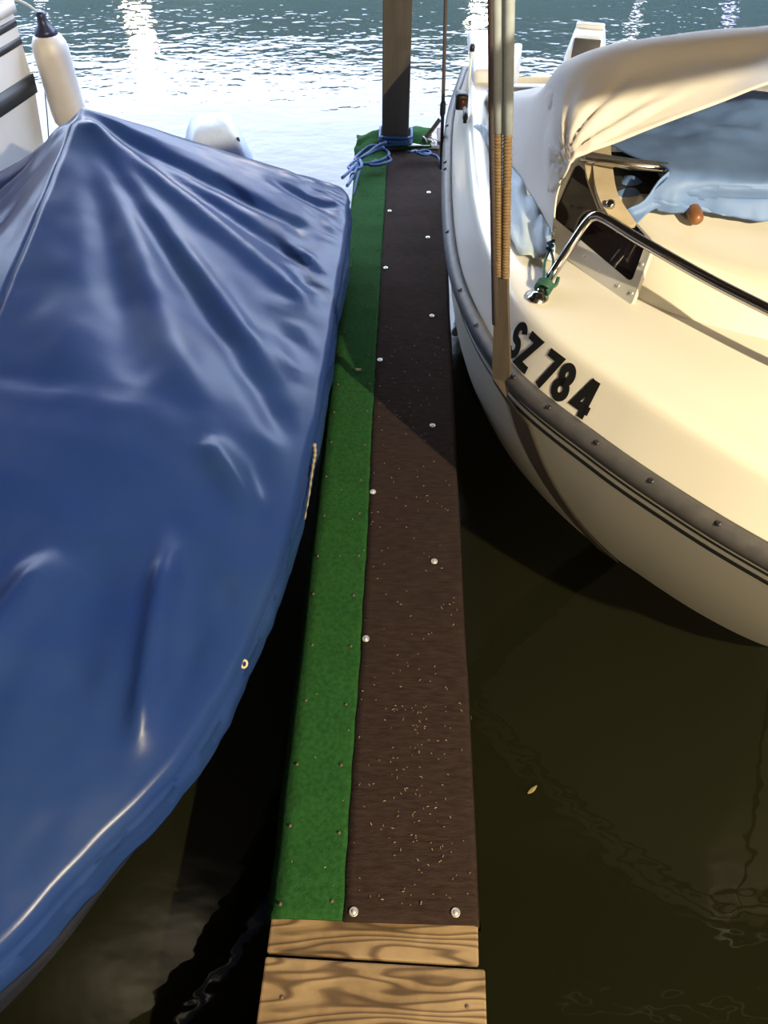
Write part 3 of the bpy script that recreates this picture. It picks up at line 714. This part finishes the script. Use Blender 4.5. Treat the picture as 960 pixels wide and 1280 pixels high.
def twist(p0, p1, r, name, mat, par, turns=0, rr=None, n=40):
    rr = rr or r; P = []
    v, f = tube([p0.lerp(p1, k / (n - 1)) for k in range(n)], lambda q: r * (1 + .10 * math.sin(q * turns * 6.283)), 10); return obj(name, v, f, mat, par)
for s in (-1, 1):
    off = V((.0085, -.004, 0)) * s
    a, b, c = p_out + TOPD * .27 + off * .8, p_out + TOPD * .56 + off, p_out + TOPD * (CE - .8) + off * 1.6
    o = twist(a, b, .0082, 'rope', M['ropetan'], sl, 46, n=280)
    twist(b, c, .0095, 'rope_sleeve', M['ropegrey'], sl, 0, n=12)
v, f = tube([p_out + TOPD * .15 + V((-.014, .004, 0)), p_out + TOPD * .56 + V((-.018, .006, 0)), p_out + TOPD * (CE - .8) + V((-.018, .006, 0))], .0075, 8); obj('dark_rope', v, f, M['ropedark'], sl)
sl2 = thing('stern_hoist_rope', 'thin dark rope hanging to the stern gunwale of the white motorboat', 'rope', (.125, 2.75, .78))
v, f = tube([V((.128, 2.78, .70)), V((.122, 2.78, .95)), V((.112, 2.78, 1.3)), V((.06, 2.78, CE))], .006, 8); obj('line', v, f, M['ropedark'], sl2)
v, f = lathe([(.007, -.02), (.010, -.01), (.010, .02), (.007, .03)], (.123, 2.78, .90), 10); obj('ferrule', v, f, M['black'], sl2)
# pale mooring line hanging between hull and dock
pts = [V((.205 + .006 * math.sin(k * 1.3), 2.62 - .012 * k, .60 - .030 * k)) for k in range(14)]
v, f = tube(cr(pts, 60), lambda q: .010 + .004 * math.sin(q * 60), 8); obj('mooring_line', v, f, M['ropewhite'], None, label='pale twisted line hanging between the dock and the white hull', cat='rope')

# outboard motor on the stern of the white boat
om = thing('outboard_motor', 'white outboard motor with dark panel behind the cream canopy', 'outboard motor', (.73, 3.55, 0))
def loft_sections(secs, cx, cy, yaw, lean=0):
    """secs: (z, halfx, halfy, dy, round)"""
    R_ = Matrix.Rotation(yaw, 3, 'Z'); rows = []
    for z, hx, hy, dy, rd in secs:
        r = []
        for k in range(28):
            a = 2 * math.pi * k / 28; c_, s_ = math.cos(a), math.sin(a); e = 2 / rd
            q = V((math.copysign(abs(c_) ** e, c_) * hx, math.copysign(abs(s_) ** e, s_) * hy + dy, 0)); q = R_ @ q
            r.append(V((cx + q.x, cy + q.y, z)))
        rows.append(r)
    v, f = grid(rows, closed_v=True); f += [tuple(range(28)), tuple((len(rows) - 1) * 28 + k for k in range(28))]
    return v, f
v, f = loft_sections([(.56, .065, .095, 0, 5), (.64, .083, .12, 0, 6), (.76, .085, .125, 0, 6), (.83, .078, .115, .005, 6), (.895, .062, .09, .02, 6), (.91, .055, .075, .025, 6)], .735, 3.58, -.25)
cw = obj('cowl', v, f, M['white'], om)
R_ = Matrix.Rotation(-.25, 3, 'Z')
v, f = box(V((.735, 3.58, .90)) + R_ @ V((0, .04, .012)), (.115, .03, .03), .006, R_); obj('carry_handle', v, f, M['white'], cw)
v, f = box(V((.735, 3.58, .868)) + R_ @ V((0.004, -.088, 0)), (.105, .012, .075), .004, R_ @ Matrix.Rotation(-.42, 3, 'X')); obj('dark_panel', v, f, M['rubber'], cw)
v, f = box((.735, 3.58, .2), (.06, .10, .75), .015); obj('leg', v, f, M['white'], om)
v, f = box((.735, 3.49, .62), (.10, .12, .14), .01); obj('bracket', v, f, M['rubber'], om)

# ------------------------------------------------------------------ left boat under the blue tarpaulin
LX = -1.04
G = [(LX, 2.90), (-.75, 2.895), (-.45, 2.885), (-.285, 2.865), (-.228, 2.80), (-.218, 2.70), (-.213, 2.507), (-.224, 2.066), (-.240, 1.513), (-.274, 1.107), (-.33, .834), (-.406, .615), (-.524, .437), (-.612, .306), (-.74, .165), (-.88, .07), (LX, .035)]
NG = 300
g = cr([(x, y, 0) for x, y in G], NG)
ZG = .60
ZC = [(.0, .62), (.3, .69), (.7, .735), (1.1, .762), (1.38, .774), (1.45, .775), (1.52, .785), (1.9, .835), (2.25, .890), (2.45, .927), (2.6, .958)]
def fold(p, a, b, w_, A_, e0=.15, e1=.15):
    a, b = V((a[0], a[1])), V((b[0], b[1])); d = b - a; L_ = d.length; t2 = (V((p.x, p.y)) - a).dot(d) / (L_ * L_)
    if t2 < 0 or t2 > 1: return 0
    q = a + d * t2; x = (V((p.x, p.y)) - q); s = x.length
    if s > 4 * w_: return 0
    return A_ * math.exp(-(s / w_) ** 2) * sstep(0, e0, t2) * sstep(1, 1 - e1, t2)
pk = (LX + .02, 2.56)
FOLDS = [  # start, end, width, height
 (pk, (-.47, 1.40), .05, .021, .06, .15), (pk, (-.22, 1.36), .040, -.020, .1, .1), (pk, (-.30, 1.62), .035, .022, .08, .2), (pk, (-.24, 2.02), .040, .020, .1, .15), (pk, (-.24, 2.20), .03, -.018, .2, .1), (pk, (-.26, 2.42), .035, -.022, .1, .15),
 (pk, (-.62, 1.40), .05, -.016, .1, .2), (pk, (-.8, 1.38), .06, .012, .1, .2),
 ((-.47, 1.36), (-.30, 1.16), .03, .022, .2, .4), ((-.36, 1.42), (-.27, .98), .035, -.014, .2, .4),
 ((-.49, 1.12), (-.455, .56), .024, .036, .35, .25), ((-.43, 1.10), (-.39, .66), .045, -.016, .3, .3), ((-.68, 1.0), (-.80, .62), .04, .034, .3, .3), ((-.60, 1.05), (-.60, .60), .05, -.018, .3, .3), ((-.36, 1.0), (-.34, .86), .02, -.014, .3, .3),
 ((-.23, 2.62), (-.50, 2.66), .03, -.020, .1, .4), ((-.22, 2.22), (-.36, 2.30), .02, .014, .1, .4), ((-.23, 2.10), (-.40, 2.20), .018, -.012, .1, .4), ((-.24, 1.98), (-.36, 2.08), .016, .012, .1, .4), ((-.23, 1.80), (-.42, 1.92), .025, -.010, .1, .4), ((-.24, 1.68), (-.40, 1.80), .02, .010, .1, .4),
]
def tarp_z(p, s, yc, sign=1):
    zc = lerp1(ZC, yc) if yc < 1.45 else .775 + (yc - 1.45) * .166; q = lerp1([(.3, 2.0), (1.0, 1.8), (1.42, 2.4), (1.8, 1.35), (2.3, 1.1), (2.6, 1.02)], yc)
    pr = 1 - s ** q
    if sign < 0: pr = pr + ((1 - s) ** 1.8 - pr) * sstep(1.5, 2.4, yc)
    z = ZG + (zc - ZG) * pr
    z += .003 * math.exp(-((p.y - (1.42 - .05 * ((p.x - LX) / .6) ** 2)) / .035) ** 2) * sstep(.80, .6, s)          # bar under the sheet
    return z
def tarp_side(sign):
    rows = []
    NVt = 46
    for i in range(NVt):
        s = 1 - (i / (NVt - 1)); r = []
        for j in range(NG):
            gx, gy = g[j].x, g[j].y; yc = max(.28, min(2.6, gy)); S_ = V((LX, yc))
            p = V((gx, gy)).lerp(S_, 1 - s); p = V((p.x, p.y, 0))
            z = tarp_z(p, s, yc, sign)
            wgt = sstep(0, .12, 1 - s)
            for F in FOLDS: z += fold(p, F[0], F[1], F[2], F[3], F[4], F[5]) * wgt
            z += wgt * (.003 * fbm((p.x * 5, p.y * 5, 1)) + .0025 * fbm((p.x * 16, p.y * 12, 5)))
            # small crumples along the far gunwale
            z += .010 * fbm((p.x * 11, p.y * 22, 9)) * sstep(.62, .95, s) * sstep(1.35, 1.9, p.y) * sstep(0, .03, 1 - s)
            r.append(V((p.x, p.y, z)))
        rows.append(r)
    rows.reverse()                              # centre ... gunwale
    gun = rows[-1]
    for k, (o_, dz) in enumerate(((.008, -.0035), (.015, -.012), (.019, -.03), (.017, -.052), (.021, -.056), (.019, -.062), (.020, -.09), (.018, -.118), (.014, -.132))):
        r = []
        for j in range(NG):
            a = g[max(j - 1, 0)]; b = g[min(j + 1, NG - 1)]; t2 = (b - a).normalized(); n = V((t2.y, -t2.x, 0))
            if n.dot(g[j] - V((LX, 1.4, 0))) < 0: n = -n
            wv_ = .006 * fbm((g[j].x * 4, g[j].y * 4, k * .15)) + (.004 * fbm((g[j].x * 14, g[j].y * 14, 2)) if k > 3 else 0)
            ex = -.012 * sstep(.5, .2, g[j].y) * 0
            r.append(V((g[j].x + n.x * (o_ + wv_), g[j].y + n.y * (o_ + wv_), gun[j].z + dz * (1 + .10 * fbm((g[j].y * 3, 1, 1))))))
        rows.append(r)
    if sign < 0: rows = [[V((2 * LX - p.x, p.y, p.z)) for p in r] for r in rows]
    return rows
lb = thing('covered_boat', 'boat under a glossy blue tarpaulin moored left of the dock', 'boat', (LX, 1.5, 0))
R1 = tarp_side(1); R2 = tarp_side(-1)
full = [[*(R1[i])] for i in range(len(R1))]
v1, f1 = solid(R1, .003); v2, f2 = solid(R2, .003)
tp_ = obj('tarpaulin', *merge((v1, f1), (v2, f2)), M['tarp'], lb)
def smoothstrip(): pass
# hull below
rows = []
for z, ins in ((.56, .03), (.46, .05), (.3, .10), (.12, .18), (0, .24), (-.15, .36)):
    rows.append([V((LX + (p.x - LX) * (1 - ins / .83), 1.5 + (p.y - 1.5) * (1 - ins * .55 / 1.4), z)) for p in g])
v, f = merge(grid(rows), grid([[V((2 * LX - p.x, p.y, p.z)) for p in r] for r in rows])); obj('hull', v, f, M['hulldark'], lb)
# brass eyelets and a frayed edge cord
def eyelet(c, nrm):
    u = V(nrm).orthogonal().normalized(); w2 = V(nrm).normalized().cross(u)
    v, f = tube([V(c) + (u * math.cos(a) + w2 * math.sin(a)) * .0075 for a in [k * math.pi / 8 for k in range(16)]], .0028, 6, closed=True); obj('eyelet', v, f, M['tan'], tp_)
eyelet(at(303, 831, .555) + V((.004, 0, .004)), (.8, -.4, .5)); eyelet(at(411, 404, .56) + V((.006, 0, .004)), (.9, -.1, .5))
ep = [at(390, 556, .57), at(391, 568, .565), at(389, 580, .56), at(386, 600, .55), at(383, 622, .545), at(378, 650, .54)]
v, f = tube([p + V((.006, 0, .002)) for p in cr(ep, 40)], lambda q: .004 * (1 - q) + .0012 + .0012 * math.sin(q * 60), 6); obj('edge_cord', v, f, M['debris'], tp_)
# outboard under pale blue plastic at the stern of the covered boat
bm_ = thing('wrapped_outboard', 'outboard motor wrapped in pale blue plastic behind the blue tarpaulin', 'outboard motor', (-.77, 3.12, 0))
v, f = loft_sections([(.20, .07, .08, 0, 5), (.36, .10, .11, 0, 5), (.50, .145, .14, 0, 6), (.58, .135, .14, 0, 6), (.66, .105, .12, .02, 5), (.71, .075, .075, .04, 4), (.722, .03, .03, .045, 3)], -.755, 3.12, .25)
v = [p + V((.02 * fbm((p.x * 9, p.y * 9, p.z * 9)), .015 * fbm((p.x * 8, p.y * 9, p.z * 7 + 4)), .015 * fbm((p.x * 9, p.y * 6, 3)))) for p in v]
obj('plastic_wrap', v, f, M['bagplastic'], bm_)
v, f = tube([V((-.735, 3.12, -.4)), V((-.735, 3.12, .25))], .045, 12); obj('leg', v, f, M['rubber'], bm_)
v, f = tube(cr([at(297, 172, .68), at(303, 190, .62), at(309, 205, .56)], 12), .006, 6); obj('strap', v, f, M['navy'], bm_)

# ------------------------------------------------------------------ boat at the far left
fb = thing('striped_boat', 'white boat with black stripes at the far left, beyond the blue tarpaulin', 'boat', (-2.6, 2, 0))
side = cr([(-2.25, -.2), (-2.10, 1.0), (-2.02, 2.2), (-1.90, 3.0), (-1.755, 3.62), (-1.715, 3.80)], 60)
side = [V((p.x, p.y, 0)) for p in side]
def side_pt(p, z, o_=0): return V((p.x - .10 + .10 * min(1, z / .6) + .02 * max(0, z - .6) + o_, p.y, z))
FX = -2.9
def strake(z0, z1, o_, name, mat, seg=None):
    rows = [[side_pt(p, z0, 0) for p in side], [side_pt(p, z0, o_) for p in side], [side_pt(p, z1, o_) for p in side], [side_pt(p, z1, 0) for p in side]]
    v, f = grid(rows); return obj(name, v, f, mat, fb)
zl = [-.2, 0, .2, .4, .55, .6, .7, .8, .9, .95]
rows = [[side_pt(p, z) for p in side] for z in zl]
fr_ = [[V((2 * FX - p.x, p.y, p.z)) for p in r] for r in rows]
tr2 = [r[-1] for r in rows] + [r[-1] for r in reversed(fr_)]
top_rows = [rows[-1], [V((FX, p.y, 1.0)) for p in rows[-1]], fr_[-1]]
v, f = merge(grid(rows), grid(fr_), (tr2, [tuple(range(len(tr2)))]), grid(top_rows)); obj('hull', v, f, M['hullwhite'], fb)
strake(.575, .655, .012, 'black_rub_band', M['black']); strake(.775, .805, .003, 'black_stripe', M['black']); strake(.845, .875, .003, 'black_stripe', M['black'])
strake(.90, .945, .02, 'gunwale', M['hullwhite'])
rows = []
for i in range(30):
    y = 1.2 + 2.45 * i / 29; r = []
    for k in range(26):
        a = math.pi * k / 25; x = FX + math.cos(a) * (1.10 + .03 * math.sin(y * 9)); z = .95 + .42 * math.sin(a) ** .7 * (1 - .35 * sstep(3.2, 3.65, y)) + .03 * fbm((x * 4, y * 6, 2))
        r.append(V((x, y, z)))
    rows.append(r)
v, f = solid(rows, .004); obj('canopy', v, f, M['greytarp'], fb)
# fender hanging at its corner
FC = V((-1.615, 3.86, 0))
fe = thing('fender', 'white cylindrical fender with navy top hanging on the striped boat', 'fender', (FC.x, FC.y, .36))
v, f = lathe([(.02, .385), (.055, .40), (.075, .43), (.08, .47), (.08, .72), (.076, .76), (.06, .79), (.045, .80)], FC, 24); obj('fender_body', v, f, M['fender'], fe)
v, f = lathe([(.052, .795), (.045, .815), (.026, .835), (.020, .86), (.024, .875), (.015, .885)], FC, 16); obj('fender_cap', v, f, M['navy'], fe)
v, f = lathe([(.03, .365), (.035, .385), (.025, .395)], FC, 16); obj('fender_foot', v, f, M['navy'], fe)
v, f = tube(cr([FC + V((0, 0, .87)), FC + V((-.06, -.03, .93)), V((-1.80, 3.72, .99)), V((-1.95, 3.6, 1.06))], 16), .006, 6); obj('fender_rope', v, f, M['ropewhite'], fe)
v, f = tube([at(56, 115, .50), at(59, 145, .25), at(62, 190, .0)], .003, 6); obj('hanging_cord', v, f, M['ropedark'], None, label='thin dark cord hanging to the water below the fender', cat='rope')

# ------------------------------------------------------------------ rope, lever and fittings round the post
rp_ = thing('mooring_rope', 'blue mooring rope wrapped around the timber post and tied to the tarpaulin corner', 'rope', (PX, PY, DZ))
def sq(k, z): # walk round the square post
    a = k; c_, s_ = math.cos(a), math.sin(a); m_ = max(abs(c_), abs(s_)); e = .070 + .006
    return V((PX - .004 + c_ / m_ * e * .98, PY + s_ / m_ * e * .98, z))
v, f = tube([sq(k * .26, DZ + .012 + .0006 * k + .003 * math.sin(k * .7)) for k in range(72)], .0075, 8); obj('wrapping', v, f, M['ropeblue'], rp_)
kx = at(452, 195, DZ + .03)
def loose(pts, r, name='rope_loop', n=40): 
    v, f = tube(cr(pts, n), r, 8); return obj(name, v, f, M['ropeblue'], rp_)
loose([at(480, 185, .40), at(465, 182, .42), at(450, 192, .40), at(444, 200, .40), at(456, 205, .39), at(478, 200, .39), at(486, 192, .40), at(476, 186, .41), at(460, 192, .41), at(448, 200, .40)], .0075)
loose([at(483, 178, .43), at(470, 184, .42), at(458, 194, .41), at(446, 200, .40), at(438, 206, .40), at(436, 210, .41), at(444, 212, .42), at(452, 208, .42), at(450, 200, .42)], .007)
loose([at(470, 200, .385), at(462, 206, .385), at(474, 206, .385), at(488, 201, .385), at(484, 194, .40)], .007)
loose([at(446, 204, .42), at(437, 214, .47), at(428, 222, .56)], .0065, 'rope_line', 14)
loose([at(447, 206, .41), at(443, 216, .45), at(438, 226, .52), at(434, 232, .58)], .0065, 'rope_line', 14)
v, f = lathe([(.004, -.018), (.012, -.01), (.013, .008), (.005, .018)], at(441, 220, .47), 10, (.4, .3, .8)); obj('rope_knot', v, f, M['ropeblue'], rp_)
loose([at(452, 206, .38), at(446, 225, .36), at(442, 245, .33)], .005, 'rope_line', 14)
loose([at(512, 190, .40), at(520, 189, .38), at(530, 192, .375), at(540, 193, .375), at(547, 197, .365), at(551, 206, .355), at(553, 222, .33)], .0065, 'rope_line', 24)
loose([at(518, 188, .385), at(524, 192, .39), at(532, 194, .39), at(538, 191, .39), at(532, 188, .395), at(522, 190, .395)], .006)
a, b = atY(524, 184, 3.80), atY(550, 149, 3.84)
lv = thing('iron_lever', 'rusty iron bar leaning on the far end of the dock', 'lever', tuple(a))
d = (b - a).normalized(); v, f = tube([a - d * .02, b], .009, 4, flat=(1.3, .8)); obj('bar', v, f, M['rust'], lv, smooth=False)
v, f = box(a + V((0, 0, -.008)), (.045, .03, .03), .006); obj('pivot', v, f, M['galv'], lv)
br = thing('mooring_bracket', 'small grey steel bracket with shackles at the dock end', 'bracket', (.11, 3.83, DZ))
v, f = box((.085, 3.84, DZ + .008), (.15, .14, .016), .003); obj('plate', v, f, M['frame'], br, smooth=False)
v, f = box((.165, 3.86, DZ + .002), (.03, .16, .06), .004); obj('flange', v, f, M['rust'], br, smooth=False)
for k in range(4):
    c = V((.09 + .018 * k, 3.80 + .012 * (k % 2), DZ + .028)); ax = V((.3, .2, 1 if k % 2 else .1)).normalized(); u = ax.orthogonal().normalized(); w2 = ax.cross(u)
    v, f = tube([c + (u * math.cos(q) * 1.4 + w2 * math.sin(q)) * .012 for q in [i * math.pi / 7 for i in range(14)]], .0035, 6, closed=True); obj('shackle', v, f, M['galv'], br)
